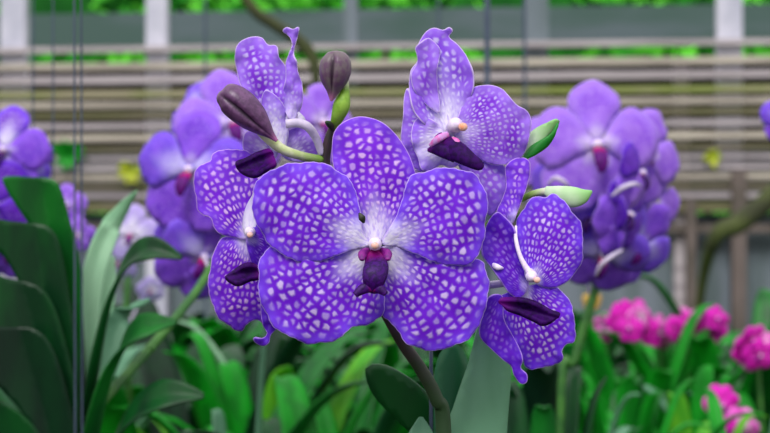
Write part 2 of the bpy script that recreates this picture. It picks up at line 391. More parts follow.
# hedge behind
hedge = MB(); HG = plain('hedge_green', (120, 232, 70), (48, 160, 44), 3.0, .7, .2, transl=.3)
rnd = random.Random(3)
for i in range(9000):
    x = rnd.uniform(-7.5, 7.5); z = rnd.uniform(.05, 3.0); y = 9.6 + rnd.uniform(0, .35) + .25*math.sin(x*1.7) + .12*z
    c = Vector((x, y, z)); a = Vector((rnd.gauss(0, 1), rnd.gauss(0, .5), rnd.gauss(0, 1))).normalized(); b = a.cross(Vector((rnd.gauss(0, .6), -1, rnd.gauss(.5, .6)))).normalized()
    L = rnd.uniform(.07, .14); W = L*.35
    hedge.add([c-a*L, c+b*W, c+a*L, c-b*W], [(0, 1, 2, 3)])
he = empty('hedge', (0, 9.9, 0)); tag(he, 'bright green leafy hedge showing above and through the fence', 'hedge')
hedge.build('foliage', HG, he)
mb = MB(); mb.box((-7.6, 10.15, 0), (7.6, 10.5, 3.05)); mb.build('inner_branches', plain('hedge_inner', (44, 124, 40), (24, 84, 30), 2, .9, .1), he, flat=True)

# slack mossy branches across the upper left and the right
BR = plain('mossy_branch', (78, 88, 48), (58, 62, 44), 9, .8, .2)
def bough(name, label, pts, rad, cat='branch'):
    mb = MB(); mb.sweep(pts, rad, 10); o = mb.build(name, BR); tag(o, label, cat); return o
bough('aerial_root', 'thick olive aerial root slanting down from the top behind the twisted blossom', [at(215, -60, 3.2), at(250, 5, 3.2), at(275, 25, 3.2), at(300, 42, 3.2), at(314, 62, 3.2), at(318, 110, 3.2), at(330, 250, 3.25), at(330, 560, 3.3)], [.014, .014, .015, .016, .014, .01, .008, .008])
bough('leaning_branch', 'mossy olive branch leaning in front of the fence near its white post', [at(860, 140, 5), at(790, 180, 5), at(762, 205, 5), at(738, 224, 5), at(715, 238, 5), at(700, 300, 5.2), at(690, 430, 5.4)], [.03, .034, .04, .04, .03, .018, .018])

# wires
WM = plain('blue_grey_wire', (66, 80, 102), (54, 68, 90), 20, .5, .5)
def wire(px, px2, d, r, y0, y1, label, group=None):
    mb = MB(); mb.sweep([at(px, y0, d), at((px+px2)/2+.5, (y0+y1)/2, d), at(px2, y1, d)], [r, r, r], 8)
    o = mb.build('hanging_wire', WM); tag(o, label, 'wire', group); return o
def gy(d): return 216.5 + H/pxm(d)
wire(34, 27, 1.25, .0008, -90, gy(1.25), 'thin blue-grey hanging wire, leftmost of the four beside the leafy orchid')
wire(53, 52, 1.2, .0008, -90, gy(1.2), 'thin blue-grey hanging wire, second of the four from the left')
wire(74, 76, .90, .0007, -90, gy(.90), 'blue-grey hanging wire running down the leafy orchid stem, left of a close pair')
wire(81, 83, .91, .0007, -90, gy(.91), 'blue-grey hanging wire running down the leafy orchid stem, right of a close pair')
wire(487, 487, 1.6, .0036, -90, gy(1.6), 'thick blue-grey support rod behind the upper right blossom')
wire(438, 440, 2.6, .0026, -90, gy(2.6), 'faint grey wire directly behind the pale top blossom')
wire(205, 205, 2.6, .0026, -90, gy(2.6), 'faint grey wire above the blurred orchid cluster beside the leafy plant')
wire(524, 526, 2.4, .003, -90, gy(2.4), 'faint blue-grey wire just beyond the thick support rod')
wire(431, 431, .60, .0009, 330, gy(.6), 'thin wire standing beside the dark flower stem under the large blossom')

# ================================================================== MAIN ORCHID
ORC = empty('orchid', (at(446, 433, .575).x, .575, 0))
tag(ORC, 'large vivid violet orchid in sharp focus, chequered petals, in front of all the others', 'orchid')
stemp = [Vector((at(446, 433, .575).x, .575, 0.0)), at(446, 700, .575), at(444, 440, .575), at(436, 398, .572), at(420, 368, .57), at(404, 345, .568), at(392, 325, .566), at(366, 275, .566), at(340, 215, .565), at(326, 170, .565), at(328, 142, .563), at(334, 124, .562)]
sk = pxm(.57)
mb = MB(); mb.sweep(stemp[::-1], [3.2*sk, 4.6*sk, 5*sk, 5*sk, 5*sk, 5.5*sk, 6*sk, 6.5*sk, 7*sk, 8*sk, 9*sk, 9*sk], 12)
mb.sweep([at(333, 128, .562), at(329, 124, .556), at(326, 122, .553)], [3*sk, 3.2*sk, 1.2*sk], 8)
mb.build('flower_stem', STEM, ORC)
def bl(label, px, py, d):
    e = empty('blossom', at(px, py, d), ORC)
    if label: e['label'] = label
    return e
def column(par, px, py, D, r=6, cap=CAPM, dx=0, dy=0, back=(0, 0)):
    k = pxm(D); mb = MB()
    mb.sweep([at(px+back[0], py+back[1], D+.010), at(px+back[0]*.4, py+back[1]*.4, D+.002), at(px, py, D-.004), at(px+dx*.5, py+dy*.5, D-.006)], [r*.9*k, r*1.15*k, r*1.15*k, r*.4*k], 14)
    mb.build('column', COLM, par)
    mb = MB(); mb.ball(at(px+dx, py+dy, D-.0065), r*.72*k, (1, .8, .9)); mb.build('anther_cap', cap, par)
# --- the large blossom facing the lens
B = bl('largest blossom, facing straight out, deep violet with rounded petals', 375, 246, DM)
nr = near(DM)
sheet('dorsal_sepal', [(374, 244), (360, 232), (350, 208), (341, 186), (334, 168), (332, 150), (334, 133), (342, 123), (357, 117), (371, 118), (385, 124), (397, 136), (407, 151), (413, 165), (417, 185), (411, 206), (396, 230)], (375, 246), nr, VIO2, B, d0=1.5, su=-1, cu=5, fv=3, ruf=.5, bump=.5, seed=1, cell=(5.0, 7.8))
sheet('petal', [(370, 245), (363, 232), (361, 215), (358, 199), (352, 184), (342, 173), (328, 165), (308, 162), (290, 164), (275, 168), (262, 176), (254, 189), (252, 203), (255, 219), (262, 234), (273, 247), (286, 257), (302, 262), (318, 262), (335, 256), (352, 250)], (376, 244), nr, VIO, B, d0=-.5, su=-5, cu=8, fv=3, tv=-1, ruf=.8, seed=2, wav=.75)
sheet('petal', [(382, 244), (388, 230), (397, 215), (402, 200), (405, 186), (412, 176), (430, 170), (450, 168), (468, 171), (480, 181), (487, 195), (487, 212), (485, 228), (482, 246), (474, 261), (455, 266), (435, 262), (415, 254), (398, 247)], (374, 244), nr, VIO, B, d0=-.5, su=-4, cu=7, fv=3, tv=1, ruf=.8, seed=3, wav=.75)
sheet('lateral_sepal', [(374, 250), (350, 247), (325, 250), (298, 247), (275, 245), (266, 250), (260, 262), (258, 280), (260, 298), (266, 314), (276, 328), (290, 337), (308, 343), (325, 343), (339, 338), (350, 329), (361, 326), (373, 321), (384, 313), (384, 292), (380, 268)], (375, 246), nr, VIO, B, d0=1, su=0, cu=5, fv=3, ruf=1.0, seed=4, wav=.75, cell=(5.3, 8.6))
sheet('lateral_sepal', [(377, 250), (397, 244), (420, 248), (448, 256), (470, 258), (483, 262), (487, 275), (489, 290), (487, 303), (482, 317), (477, 330), (466, 340), (452, 347), (436, 350), (420, 349), (407, 343), (398, 332), (390, 322), (382, 313), (378, 292), (375, 268)], (375, 246), nr, VIO, B, d0=1.6, su=0, cu=5, fv=3, ruf=1.0, seed=5, wav=.75, cell=(5.3, 8.6))
column(B, 375, 244, DM-.003, 5.6, CAPM, 0, 1.5)
k = pxm(DM)
mb = MB()
mb.sweep([at(375, 252, DM-.001), at(375, 258, DM-.006), at(376, 268, DM-.011), at(374, 279, DM-.013), at(372, 289, DM-.012), at(371, 292, DM-.011)], [8*k, 10*k, 12.5*k, 11.5*k, 8*k, 4*k], 18, flat=.4)
mb.sweep([at(373, 286, DM-.012), at(363, 289, DM-.013), at(355, 295, DM-.014)], [5.5*k, 5.2*k, 3*k], 10, flat=.6)
mb.sweep([at(373, 287, DM-.012), at(380, 289, DM-.013), at(386, 294, DM-.014)], [5.5*k, 5*k, 2.8*k], 10, flat=.6)
mb.build('lip', LIPM, B)
for sx in (-1, 1):
    mb = MB(); mb.sweep([at(375+sx*6, 250, DM-.002), at(375+sx*12, 254, DM-.006), at(375+sx*13, 260, DM-.009)], [3*k, 5*k, 2.5*k], 10, flat=.6)
    mb.build('lip_side_lobe', plain('side_lobe', (128, 16, 128), (96, 6, 110), 500, .5), B)
mb = MB(); mb.sweep([at(359, 213, DM-.0062), at(362, 218, DM-.0068), at(364, 223, DM-.0060)], [.8*k, 3.4*k, 1*k], 10, flat=.25)
mb.build('dark_speck', plain('speck', (22, 30, 14), (40, 44, 26), 900, .5), B)

def ped(par, pts, r0=4.2, r1=3.4):
    mb = MB(); mb.sweep([at(*p) for p in pts], [r0*sk]+[(r0+r1)/2*sk]*(len(pts)-2)+[r1*sk], 12); mb.build('flower_stalk', PEDW, par)
ped(B, [(375, 246, DM+.008), (374, 258, .555), (368, 275, .564)])

# --- upper right pale blossom
DT = .556; B = bl('pale lilac blossom at the top with a folded upper sepal and white heart', 452, 130, DT); nt_ = near(DT)
sheet('dorsal_sepal', [(450, 138), (436, 134), (424, 124), (414, 112), (410, 98), (409, 84), (411, 70), (418, 60), (417, 48), (421, 39), (427, 31), (434, 28), (443, 30), (449, 27), (453, 31), (449, 37), (458, 45), (467, 57), (473, 71), (474, 85), (471, 97), (464, 110), (457, 125)], (452, 134), nt_, PALE2, B, d0=1, su=0, cu=6, fv=-3, tv=2, ruf=1.2, rk=5, bump=.9, seed=6)
sheet('sepal_fold', [(440, 112), (430, 108), (420, 98), (413, 88), (411, 74), (417, 64), (417, 56), (415, 48), (421, 42), (428, 38), (435, 43), (440, 50), (439, 60), (437, 72), (438, 90)], (445, 130), nt_, PALE, B, d0=-1, su=-2, cu=1, fv=2, tv=1, ruf=.9, rk=4, bump=.8, seed=7)
sheet('petal', [(454, 136), (456, 122), (461, 108), (466, 96), (475, 87), (488, 85), (500, 88), (509, 96), (517, 105), (526, 110), (531, 120), (530, 133), (527, 146), (520, 158), (508, 164), (494, 165), (480, 160), (466, 152)], (453, 134), nt_, PALE, B, d0=0, su=-3, cu=7, fv=4, ruf=.9, seed=8, cell=(4.6, 5.6))
sheet('petal', [(449, 136), (432, 124), (421, 112), (412, 98), (408, 88), (404, 98), (403, 118), (401, 138), (404, 152), (412, 166), (424, 172), (434, 162), (444, 150)], (450, 136), nt_, PALE, B, d0=1.5, su=-2, cu=6, fv=5, ruf=.9, seed=9, cell=(5, 6.5))
sheet('lateral_sepal', [(447, 137), (436, 122), (424, 117), (415, 121), (411, 134), (413, 147), (418, 158), (421, 169), (430, 172), (440, 165), (452, 168), (462, 160), (456, 148)], (451, 138), nt_, PALE2, B, d0=-2, su=-5, cu=3, fv=3, ruf=1.2, rk=5, seed=10)
sheet('lateral_sepal', [(458, 140), (470, 148), (486, 154), (500, 162), (508, 174), (506, 192), (500, 206), (490, 216), (484, 205), (476, 190), (462, 172), (455, 156)], (453, 136), nt_, PALE, B, d0=2, su=2, cu=4, fv=3, ruf=.6, seed=11)
column(B, 456, 125, DT-.005, 6.5, CAPO, 7, 2, back=(-6, 6))
k = pxm(DT); mb = MB()
mb.sweep([at(438, 137, DT-.004), at(446, 144, DT-.009), at(458, 152, DT-.014), at(470, 160, DT-.017), at(480, 166, DT-.018), at(483, 168, DT-.018)], [6*k, 9.5*k, 10*k, 7.5*k, 5*k, 2*k], 16, flat=.6)
mb.sweep([at(428, 150, DT-.008), at(440, 150, DT-.012), at(456, 157, DT-.014)], [2*k, 6.5*k, 6*k], 12, flat=.5)
mb.build('lip', LIPD, B)
mb = MB(); mb.sweep([at(430, 146, DT-.010), at(438, 139, DT-.012), at(448, 134, DT-.010)], [2*k, 3.6*k, 3*k], 12, flat=.6)
mb.sweep([at(449, 140, DT-.009), at(456, 142, DT-.013), at(459, 146, DT-.014)], [3.5*k, 4*k, 1.5*k], 12, flat=.5)
mb.build('lip_side_lobe', plain('side_lobe_pink', (214, 92, 176), (198, 150, 220), 350, .5), B)
ped(B, [(450, 134, DT+.008), (425, 160, .570), (390, 210, .574), (346, 228, .566)])

# --- twisted pale blossom, upper left
DL = .562; B = bl('pale lilac blossom with narrow twisted upper sepals, seen from its side', 275, 140, DL); nl = near(DL)
sheet('dorsal_sepal', [(268, 128), (258, 112), (248, 98), (240, 84), (237, 70), (235, 58), (236, 48), (241, 41), (251, 37), (262, 38), (268, 45), (277, 46), (279, 57), (285, 66), (291, 80), (294, 96), (292, 110), (284, 124)], (272, 132), nl, PALE, B, d0=1, su=-3, cu=8, fv=3, tv=2, ruf=1.3, rk=5, bump=1.0, seed=12, cell=(5, 6.5))
sheet('sepal', [(292, 122), (284, 108), (283, 92), (286, 78), (286, 64), (289, 54), (292, 44), (289, 36), (283, 31), (287, 27), (293, 29), (299, 27), (298, 36), (295, 46), (294, 55), (297, 62), (298, 72), (302, 84), (303, 98), (300, 110)], (290, 124), nl, DEEP if 0 else PALE, B, d0=-1, su=0, cu=2, fv=3, tv=-2, ruf=1.2, rk=6, bump=1, seed=13, cell=(5, 6), step=1.8)
sheet('petal', [(276, 152), (266, 142), (262, 128), (261, 112), (262, 98), (266, 90), (275, 95), (284, 106), (288, 120), (288, 136), (284, 150)], (278, 154), nl, PALE2, B, d0=-4, su=0, cu=3, fv=4, ruf=.6, seed=14, cell=(4.5, 6.5))
sheet('petal', [(276, 158), (262, 158), (250, 156), (244, 150), (243, 140), (246, 132), (256, 130), (268, 136), (278, 146)], (280, 154), nl, PALE, B, d0=-1, su=0, cu=3, fv=2, ruf=.5, seed=15)
sheet('lateral_sepal', [(284, 158), (280, 146), (284, 134), (294, 128), (306, 126), (314, 134), (318, 146), (316, 158), (300, 162)], (284, 156), nl, PALE, B, d0=3, su=0, cu=1, fv=2, ruf=.5, seed=16)
sheet('lateral_sepal', [(288, 128), (286, 112), (296, 110), (305, 118), (304, 122), (296, 124)], (288, 126), nl, WHL, B, d0=0, fv=1, seed=17)
k = pxm(DL)
sheet('lip', [(237, 163), (247, 159), (259, 153), (271, 150), (274, 157), (276, 164), (266, 170), (255, 176), (244, 174), (237, 169)], (276, 155), nl, LIPD, B, d0=-12, su=-4, fv=-5, tv=1, bump=.3, thick=.0022, step=1.6)
mb = MB(); mb.sweep([at(286, 124, DL-.006), at(298, 123, DL-.006), at(308, 127, DL-.005), at(316, 138, DL-.001), at(322, 154, .564)], [4.5*k, 4.5*k, 4.5*k, 4.2*k, 4*k], 12); mb.build('flower_stalk', PEDW, B)

# --- left blossom
DL2 = .556; B = bl('left blossom turned aside, pink-spotted violet with a dark lip', 250, 235, DL2); nb = near(DL2)
sheet('dorsal_sepal', [(248, 239), (232, 237), (220, 234), (214, 227), (211, 219), (203, 215), (198, 207), (195, 194), (194, 180), (197, 169), (203, 163), (211, 161), (214, 154), (222, 150), (236, 149), (248, 153), (260, 160), (268, 172), (268, 195), (262, 215), (256, 232)], (252, 238), nb, VIOP, B, d0=-1, su=0, cu=8, fv=4, tv=1, ruf=.9, rk=5, seed=18, wav=.75)
sheet('lateral_sepal', [(246, 238), (232, 237), (222, 238), (215, 250), (210, 268), (209, 288), (213, 307), (222, 320), (235, 330), (243, 330), (247, 323), (256, 320), (263, 325), (272, 318), (276, 290), (272, 260), (258, 242)], (248, 236), nb, VIOP, B, d0=1, su=0, cu=8, fv=4, tv=-1, ruf=.9, rk=5, seed=19, wav=.75, cell=(4.6, 7.0))
sheet('petal', [(246, 240), (249, 230), (256, 222), (268, 220), (276, 236), (272, 256), (262, 272), (254, 268), (249, 256)], (250, 238), nb, DEEP, B, d0=-5, su=0, cu=3, fv=3, ruf=.4, seed=20)
sheet('lateral_sepal', [(262, 300), (262, 322), (267, 333), (262, 338), (254, 337), (255, 342), (263, 346), (269, 343), (271, 335), (278, 326), (284, 310), (275, 298)], (272, 290), nb, DEEP, B, d0=-1, su=0, cu=2, fv=2, ruf=.8, rk=5, seed=21, step=1.8)
sheet('petal', [(246, 236), (243, 224), (246, 208), (252, 196), (258, 186), (266, 200), (262, 220), (254, 236)], (250, 240), nb, WHL, B, d0=-4, su=0, fv=2, seed=22)
column(B, 250, 232, DL2-.006, 4.5, CAPM, 0, 3)
k = pxm(DL2)
sheet('lip', [(225, 277), (234, 271), (245, 265), (254, 265), (262, 270), (262, 277), (249, 280), (240, 284), (233, 283)], (264, 272), nb, LIPD, B, d0=-10, su=-4, fv=-4, tv=1, bump=.3, thick=.0022, step=1.6)
ped(B, [(252, 238, DL2+.008), (290, 240, .570), (344, 226, .568)])

# --- right blossom
DR = .553; B = bl('right blossom turned aside, violet with a long dark lip over its lower sepal', 530, 280, DR); nq = near(DR)
sheet('dorsal_sepal', [(512, 224), (500, 219), (497, 211), (502, 200), (506, 186), (506, 166), (517, 158), (528, 160), (530, 170), (527, 186), (522, 200), (517, 213)], (516, 232), nq, VIOP, B, d0=2, su=-1, cu=6, fv=3, ruf=.8, seed=23, cell=(5, 6.5))
sheet('petal', [(532, 280), (522, 266), (516, 248), (515, 232), (520, 214), (527, 203), (536, 197), (546, 197), (554, 193), (565, 203), (575, 214), (581, 226), (583, 241), (582, 258), (576, 272), (565, 283), (552, 288), (540, 286)], (532, 282), nq, VIOS, B, d0=0, su=-2, cu=5, fv=4, tv=1, ruf=.6, seed=24, wav=.75, cell=(4.5, 7.0))
sheet('petal', [(528, 288), (527, 272), (522, 256), (518, 240), (513, 226), (504, 216), (497, 212), (489, 220), (483, 236), (482, 254), (490, 266), (500, 280), (510, 294), (520, 298)], (526, 286), nq, DEEP, B, d0=-1, su=-2, cu=4, fv=-3, ruf=.7, seed=25)
sheet('lateral_sepal', [(526, 286), (540, 284), (552, 284), (562, 291), (569, 301), (574, 314), (575, 330), (573, 342), (566, 346), (562, 352), (562, 360), (550, 366), (537, 369), (526, 366), (518, 352), (508, 334), (498, 314), (496, 300), (508, 292)], (522, 288), nq, VIOS, B, d0=1, su=0, cu=5, fv=3, ruf=.9, rk=7, seed=26, wav=.75, cell=(4.8, 7.2))
sheet('lateral_sepal', [(502, 296), (490, 296), (483, 308), (480, 322), (480, 337), (491, 349), (503, 360), (511, 366), (514, 375), (521, 384), (527, 382), (527, 374), (521, 368), (523, 360), (520, 349), (512, 334), (504, 318)], (510, 290), nq, DEEP, B, d0=-1, su=0, cu=3, fv=-3, ruf=.6, seed=27)
column(B, 532, 277, DR-.006, 5, CAPM, 5, 3, back=(-4, -6))
k = pxm(DR); mb = MB(); mb.sweep([at(516, 226, DR-.002), at(516, 240, DR-.005), at(521, 258, DR-.007), at(530, 274, DR-.008)], [1.2*k, 2*k, 2.3*k, 3.6*k], 10); mb.build('spur', COLM, B)
mb = MB(); mb.sweep([at(491, 263, DR-.001), at(497, 267, DR-.004), at(503, 268, DR-.003)], [1.5*k, 3.2*k, 1*k], 10); mb.build('white_callus', COLM, B)
sheet('lip', [(499, 300), (511, 299), (525, 300), (537, 304), (550, 311), (560, 315), (553, 321), (543, 324), (534, 320), (520, 314), (506, 309)], (498, 302), nq, LIPD, B, d0=-8, su=-7, fv=-5, tv=1, bump=.3, thick=.0022, step=1.6)
ped(B, [(528, 278, DR+.006), (490, 285, .572), (420, 290, .574), (372, 285, .566)])

# --- buds
def bud(label, pts, rads, mat, D, stalk, srads, smat):
    e = empty('bud', at(pts[0][0], pts[0][1], D), ORC); e['label'] = label; k = pxm(D)
    mb = MB(); mb.sweep([at(p[0], p[1], D + (p[2] if len(p) > 2 else 0)) for p in pts], [r*k for r in rads], 48, groove=.26, sub=8, up=(.2, 1, .15)); mb.build('bud_scales', mat, e)
    mb = MB(); mb.sweep([at(p[0], p[1], p[2]) for p in stalk], [r*k for r in srads], 14); mb.build('bud_stalk', smat, e)
bud('fat dark plum bud on a cream stalk', [(219.5, 92), (222, 94), (230, 98), (242, 107), (254, 118), (264, 128), (271, 135), (277, 141)], [1.2, 9.5, 15.5, 17, 14.5, 9, 4.2, 1.6], BUDM, .548,
    [(260, 131, .553), (270, 140, .555), (284, 150, .556), (302, 156, .560), (322, 160, .564)], [4.5, 5.2, 5, 4.6, 4.5], PEDG)
bud('small plum bud with a pink point, on a green stalk', [(336, 51), (336, 53), (336, 61), (335, 72), (334, 82), (333, 91), (332, 97), (331, 101)], [1.5, 9, 15, 16, 13, 7, 3.5, 1.2], BUD2M, .553,
    [(344, 80, .556), (345, 90, .556), (342, 104, .556), (338, 116, .558), (333, 128, .562)], [4.5, 4.5, 8.5, 7, 3.5], PEDG2)
ntp = near(.566)
e = empty('young_bud', at(535, 145, .566), ORC); e['label'] = 'pale green pointed bud beside the upper right petal'
sheet('bud_scale', [(522, 158), (524, 142), (532, 132), (544, 124), (557, 119), (558, 124), (548, 136), (536, 148), (526, 158)], (524, 160), ntp, TIPP, e, d0=1, fv=3, su=-2, bump=.1, thick=.0012)
sheet('bud_scale', [(522, 160), (530, 148), (540, 141), (550, 134), (558, 123), (556, 132), (548, 145), (536, 154), (527, 159)], (522, 162), ntp, TIPG, e, d0=-1, fv=2, su=-1, bump=.1, thick=.0012)
mb = MB(); mb.sweep([at(526, 156, .568), at(505, 185, .572), at(440, 240, .576), at(360, 262, .570)], [4*sk, 3*sk, 3*sk, 3*sk], 10); mb.build('bud_stalk', PEDG2, e)
e = empty('young_bud', at(560, 198, .566), ORC); e['label'] = 'pale green pointed bud above the right blossom'
mb = MB(); mb.sweep([at(545, 190, .566), at(556, 194, .564), at(570, 197, .562), at(582, 196, .561), at(592, 191, .560)], [4*sk, 8.5*sk, 10.5*sk, 8*sk, 1*sk], 20, flat=.6); mb.build('bud_scales', TIPP, e)
mb = MB(); mb.sweep([at(548, 191, .566), at(520, 200, .570), at(450, 250, .576), at(368, 275, .570)], [4*sk, 3*sk, 3*sk, 3*sk], 10); mb.build('bud_stalk', PEDG2, e)

# --- leaves of the main orchid (lower middle)
def main_leaf(pts, wd, mat, fold, side=(1, 0, .0)):
    mb = MB(); strap(mb, [at(*p) for p in pts], [q*pxm(.6) for q in wd], fold, 8, 10, side=side); mb.build('leaf', LF[mat], ORC, solid=.0016)
sheet('leaf', [(446, 900), (436, 560), (435, 433), (435, 400), (436, 372), (441, 353), (450, 344), (459, 345), (466, 358), (470, 380), (471, 433), (466, 560), (456, 900)], (450, 900), near(.604), LF['shade'], ORC, step=7, d0=0, fv=9, bump=0, thick=.0016)
sheet('leaf', [(450, 900), (440, 560), (446, 440), (455, 405), (464, 378), (468, 366), (473, 345), (480, 320), (490, 306), (500, 318), (507, 345), (510, 375), (506, 433), (500, 560), (470, 900)], (460, 900), near(.592), LF['blue'], ORC, step=7, d0=0, fv=4, tv=0, bump=0, thick=.0016, bend=lambda V: np.abs(V[:, 0]-(474+(V[:, 1]-350)*-.09))*np.where(V[:, 0] < 474+(V[:, 1]-350)*-.09, .30, .12))
main_leaf([(442, 900, .575), (424, 520, .588), (420, 455, .594), (421, 435, .598), (421, 417, .60)], [12, 16, 15, 13, 2], 'grey', .2)
sheet('leaf', [(366, 368), (380, 364), (400, 372), (422, 388), (438, 408), (446, 440), (450, 520), (446, 900), (438, 900), (434, 560), (424, 455), (402, 425), (382, 405), (370, 388)], (442, 900), near(.66), LF['dark'], ORC, step=7, d0=0, su=-10, cu=-18, fv=8, bump=0, thick=.0016)

# ================================================================== blossom for the blurred sprays (real size, own parts)
def tep(L, W, base=.18):
    pts = []
    for u, wv in ((0, base*.8), (.12, base), (.3, .62), (.5, .93), (.68, 1.0), (.85, .78), (.96, .36)): pts.append((u*L, wv*W))
    return [(x, y) for x, y in pts] + [(L, 0)] + [(x, -y) for x, y in reversed(pts)]
def proto_blossom(matset, R=46, name='blossom', lipm=LIPM, step=5):
    e = empty(name, (0, 0, 0)); out = []
    for nm, ang, L, W, d, m in (('dorsal_sepal', 90, R, .40*R, .8, 0), ('lateral_sepal', -58, R*1.05, .47*R, 1.2, 1), ('lateral_sepal', 238, R*1.05, .47*R, 1.5, 1),
                                ('petal', 12, R*.98, .46*R, -1.0, 2), ('petal', 168, R*.98, .46*R, -1.0, 2)):
        a = math.radians(ang); c, s_ = math.cos(a), math.sin(a)
        ol = [(x*c - y*s_, x*s_ + y*c) for x, y in tep(L, W)]
        sheet(nm, ol, (-.001*c, -.001*s_), lambda x, y, dep: Vector((x*.001, dep*.001, y*.001)), matset[m], e, step=step*R/46, d0=d, su=-4*R/46, cu=11*R/46, fv=4*R/46, ruf=1.3*R/46, rk=5, bump=.8*R/46, cell=(4.2, 4.6), px=.62*R/46, seed=ang % 7)
    q = R/46*.001
    mb = MB(); mb.sweep([(0, .004*R/46, 0), (0, -3*q, 0), (0, -7*q, 1*q)], [2.4*q, 3.6*q, 1.2*q], 10); mb.build('column', COLM, e)
    mb = MB(); mb.sweep([(0, -1*q, -3*q), (0, -8*q, -6*q), (0, -12*q, -13*q), (0, -12*q, -20*q)], [3*q, 4.6*q, 4.6*q, 2*q], 12, flat=.5); mb.build('lip', lipm, e)
    return e
LIPR = plain('crimson_lip', (96, 6, 120), (70, 0, 96), 300, .6, .2, along=[((176, 10, 110), .5, .2)])
used = set()
PROT = {}
def get_blossom(kind, R=46, lip=None):
    sets = dict(mid=(MID, MID, MIDB), pale=(MIDP, MIDP, MIDP), blue=(MIDB, MIDB, MIDB), white=(WHL, WHL, WHL), deep=(DEEP, MID, DEEP), mag=(MAG, MAG, MAG), pink=(PNK, PNK, PNK), vio=(VIO, MID, MID))
    key = (kind, R)
    if key not in PROT:
        PROT[key] = proto_blossom(sets[kind], R, lipm=LIPR if kind in ('mid', 'pale', 'pink', 'white', 'mag') else LIPM, step=5 if R > 30 else 7); return PROT[key]
    return copy_tree(PROT[key])
def place(kind, parent, px, py, d, yaw, pitch, roll=0, sc=1.0, R=46, label=None, stalk=None, sr=.0016, smat=None):
    """yaw: turn towards the right of the picture (+), pitch: nod down (+), degrees; stalk: point on the stem"""
    o = get_blossom(kind, R); off = world(parent); p = at(px, py, d)
    o.parent = parent; o.location = p - off
    o.rotation_euler = (Matrix.Rotation(math.radians(yaw), 3, 'Z') @ Matrix.Rotation(math.radians(pitch), 3, 'X') @ Matrix.Rotation(math.radians(roll), 3, 'Y')).to_euler()
    o.scale = (sc,)*3
    if 'label' in o: del o['label']
    if label: o['label'] = label
    if stalk is not None:
        back = Matrix.Rotation(math.radians(yaw), 3, 'Z') @ Matrix.Rotation(math.radians(pitch), 3, 'X') @ Vector((0, 1, 0))
        s0 = Vector(stalk); dd = (s0-p).length
        mb = MB(); mb.sweep([p, p+back*dd*.35, s0*.75+(p+back*dd*.35)*.25, s0], [sr]*4, 8); mb.build('flower_stalk', smat or PEDW, parent)
    return o

# ---- leafy hanging orchid at the left with its blurred violet spray
LP = empty('orchid', (at(80, 400, .96).x, .96, 0)); tag(LP, 'leafy orchid with dark arching strap leaves and a slanting spray of blurred violet blossoms', 'orchid')
k9 = pxm(.96); X0 = 79
mb = MB(); mb.sweep([Vector((at(X0, 433, .96).x, .96, 0)), at(X0, 600, .96), at(X0, 433, .96), at(X0-1, 330, .96), at(X0-4, 270, .96)], [7*k9, 7*k9, 7*k9, 6*k9, 3*k9], 12); mb.build('stem', plain('leafy_stem', (46, 70, 50), (34, 54, 48), 50, .6), LP)
def lp_leaf(pts, wd, mat, fold=.45, side=(.25, .6, .5), lab=None):
    mb = MB(); strap(mb, [at(*p) for p in pts], [q*k9 for q in wd], fold, 8, 10, side=side); o = mb.build('leaf', LF[mat], LP, solid=.0016)
    if lab: o['label'] = lab
SD = (.75, .3, .75)
for ol, D_, mt, tv in (
    ([(3, 178), (14, 176), (30, 177), (47, 178), (57, 183), (63, 196), (68, 215), (75, 240), (80, 265), (81, 300), (80, 370), (74, 370), (66, 325), (60, 290), (52, 262), (42, 240), (28, 222), (15, 203), (6, 188)], .952, 'mid', 6),
    ([(-12, 220), (10, 221), (30, 223), (47, 226), (57, 238), (64, 265), (70, 300), (77, 340), (80, 400), (74, 412), (62, 376), (52, 345), (38, 318), (24, 292), (8, 262), (-10, 240)], .944, 'dark', 8),
    ([(-14, 276), (10, 279), (30, 283), (44, 291), (56, 312), (66, 345), (76, 390), (80, 450), (74, 460), (60, 425), (48, 395), (34, 372), (14, 345), (-12, 318)], .936, 'dark', 8),
    ([(-14, 332), (14, 327), (34, 329), (48, 341), (60, 368), (70, 405), (79, 450), (79, 510), (70, 510), (54, 470), (38, 440), (22, 412), (4, 392), (-12, 372)], .928, 'deep', 8),
    ([(-14, 398), (6, 404), (26, 418), (44, 440), (62, 480), (77, 560), (68, 560), (44, 510), (20, 470), (-12, 440)], .920, 'dark', 8)):
    o = sheet('leaf', ol, (78, ol[9][1]+60), near(D_), LF[mt], LP, step=4, d0=0, su=-10, cu=-8, tv=tv, fv=0, vf=-13, ruf=0, bump=0, thick=.0016)
lp_leaf([(80, 400, .965), (86, 340, .975), (92, 280, .985), (106, 236, .995), (124, 208, 1.0), (137, 191, 1.0)], [9, 11, 12, 12, 7, 1], 'pale', .35, (.8, .4, .3), 'pale grey-green leaf seen from below')
lp_leaf([(80, 420, .97), (88, 370, .98), (96, 320, .99), (104, 282, 1.0), (112, 256, 1.01)], [10, 14, 16, 13, 3], 'pale', .2, (.9, .3, .2), 'pale grey-green leaf seen from below')
lp_leaf([(82, 460, .96), (96, 370, .955), (112, 300, .95), (130, 262, .945), (152, 249, .94), (182, 258, .935)], [9, 10, 9, 11, 13, 2], 'dark', .3, (.3, .3, .85))
lp_leaf([(82, 500, .96), (98, 420, .955), (118, 362, .95), (142, 330, .945), (176, 322, .94)], [12, 15, 18, 17, 3], 'mid', .3, (.4, .4, .8))
lp_leaf([(82, 540, .955), (104, 470, .95), (132, 420, .94), (166, 396, .93), (204, 396, .925)], [12, 16, 19, 17, 3], 'dark', .3, (.4, .4, .8))
lp_leaf([(80, 440, .965), (92, 396, .975), (108, 352, .985), (122, 318, .995), (150, 300, 1.0)], [10, 14, 15, 13, 3], 'grey', .3, (.7, .4, .5))
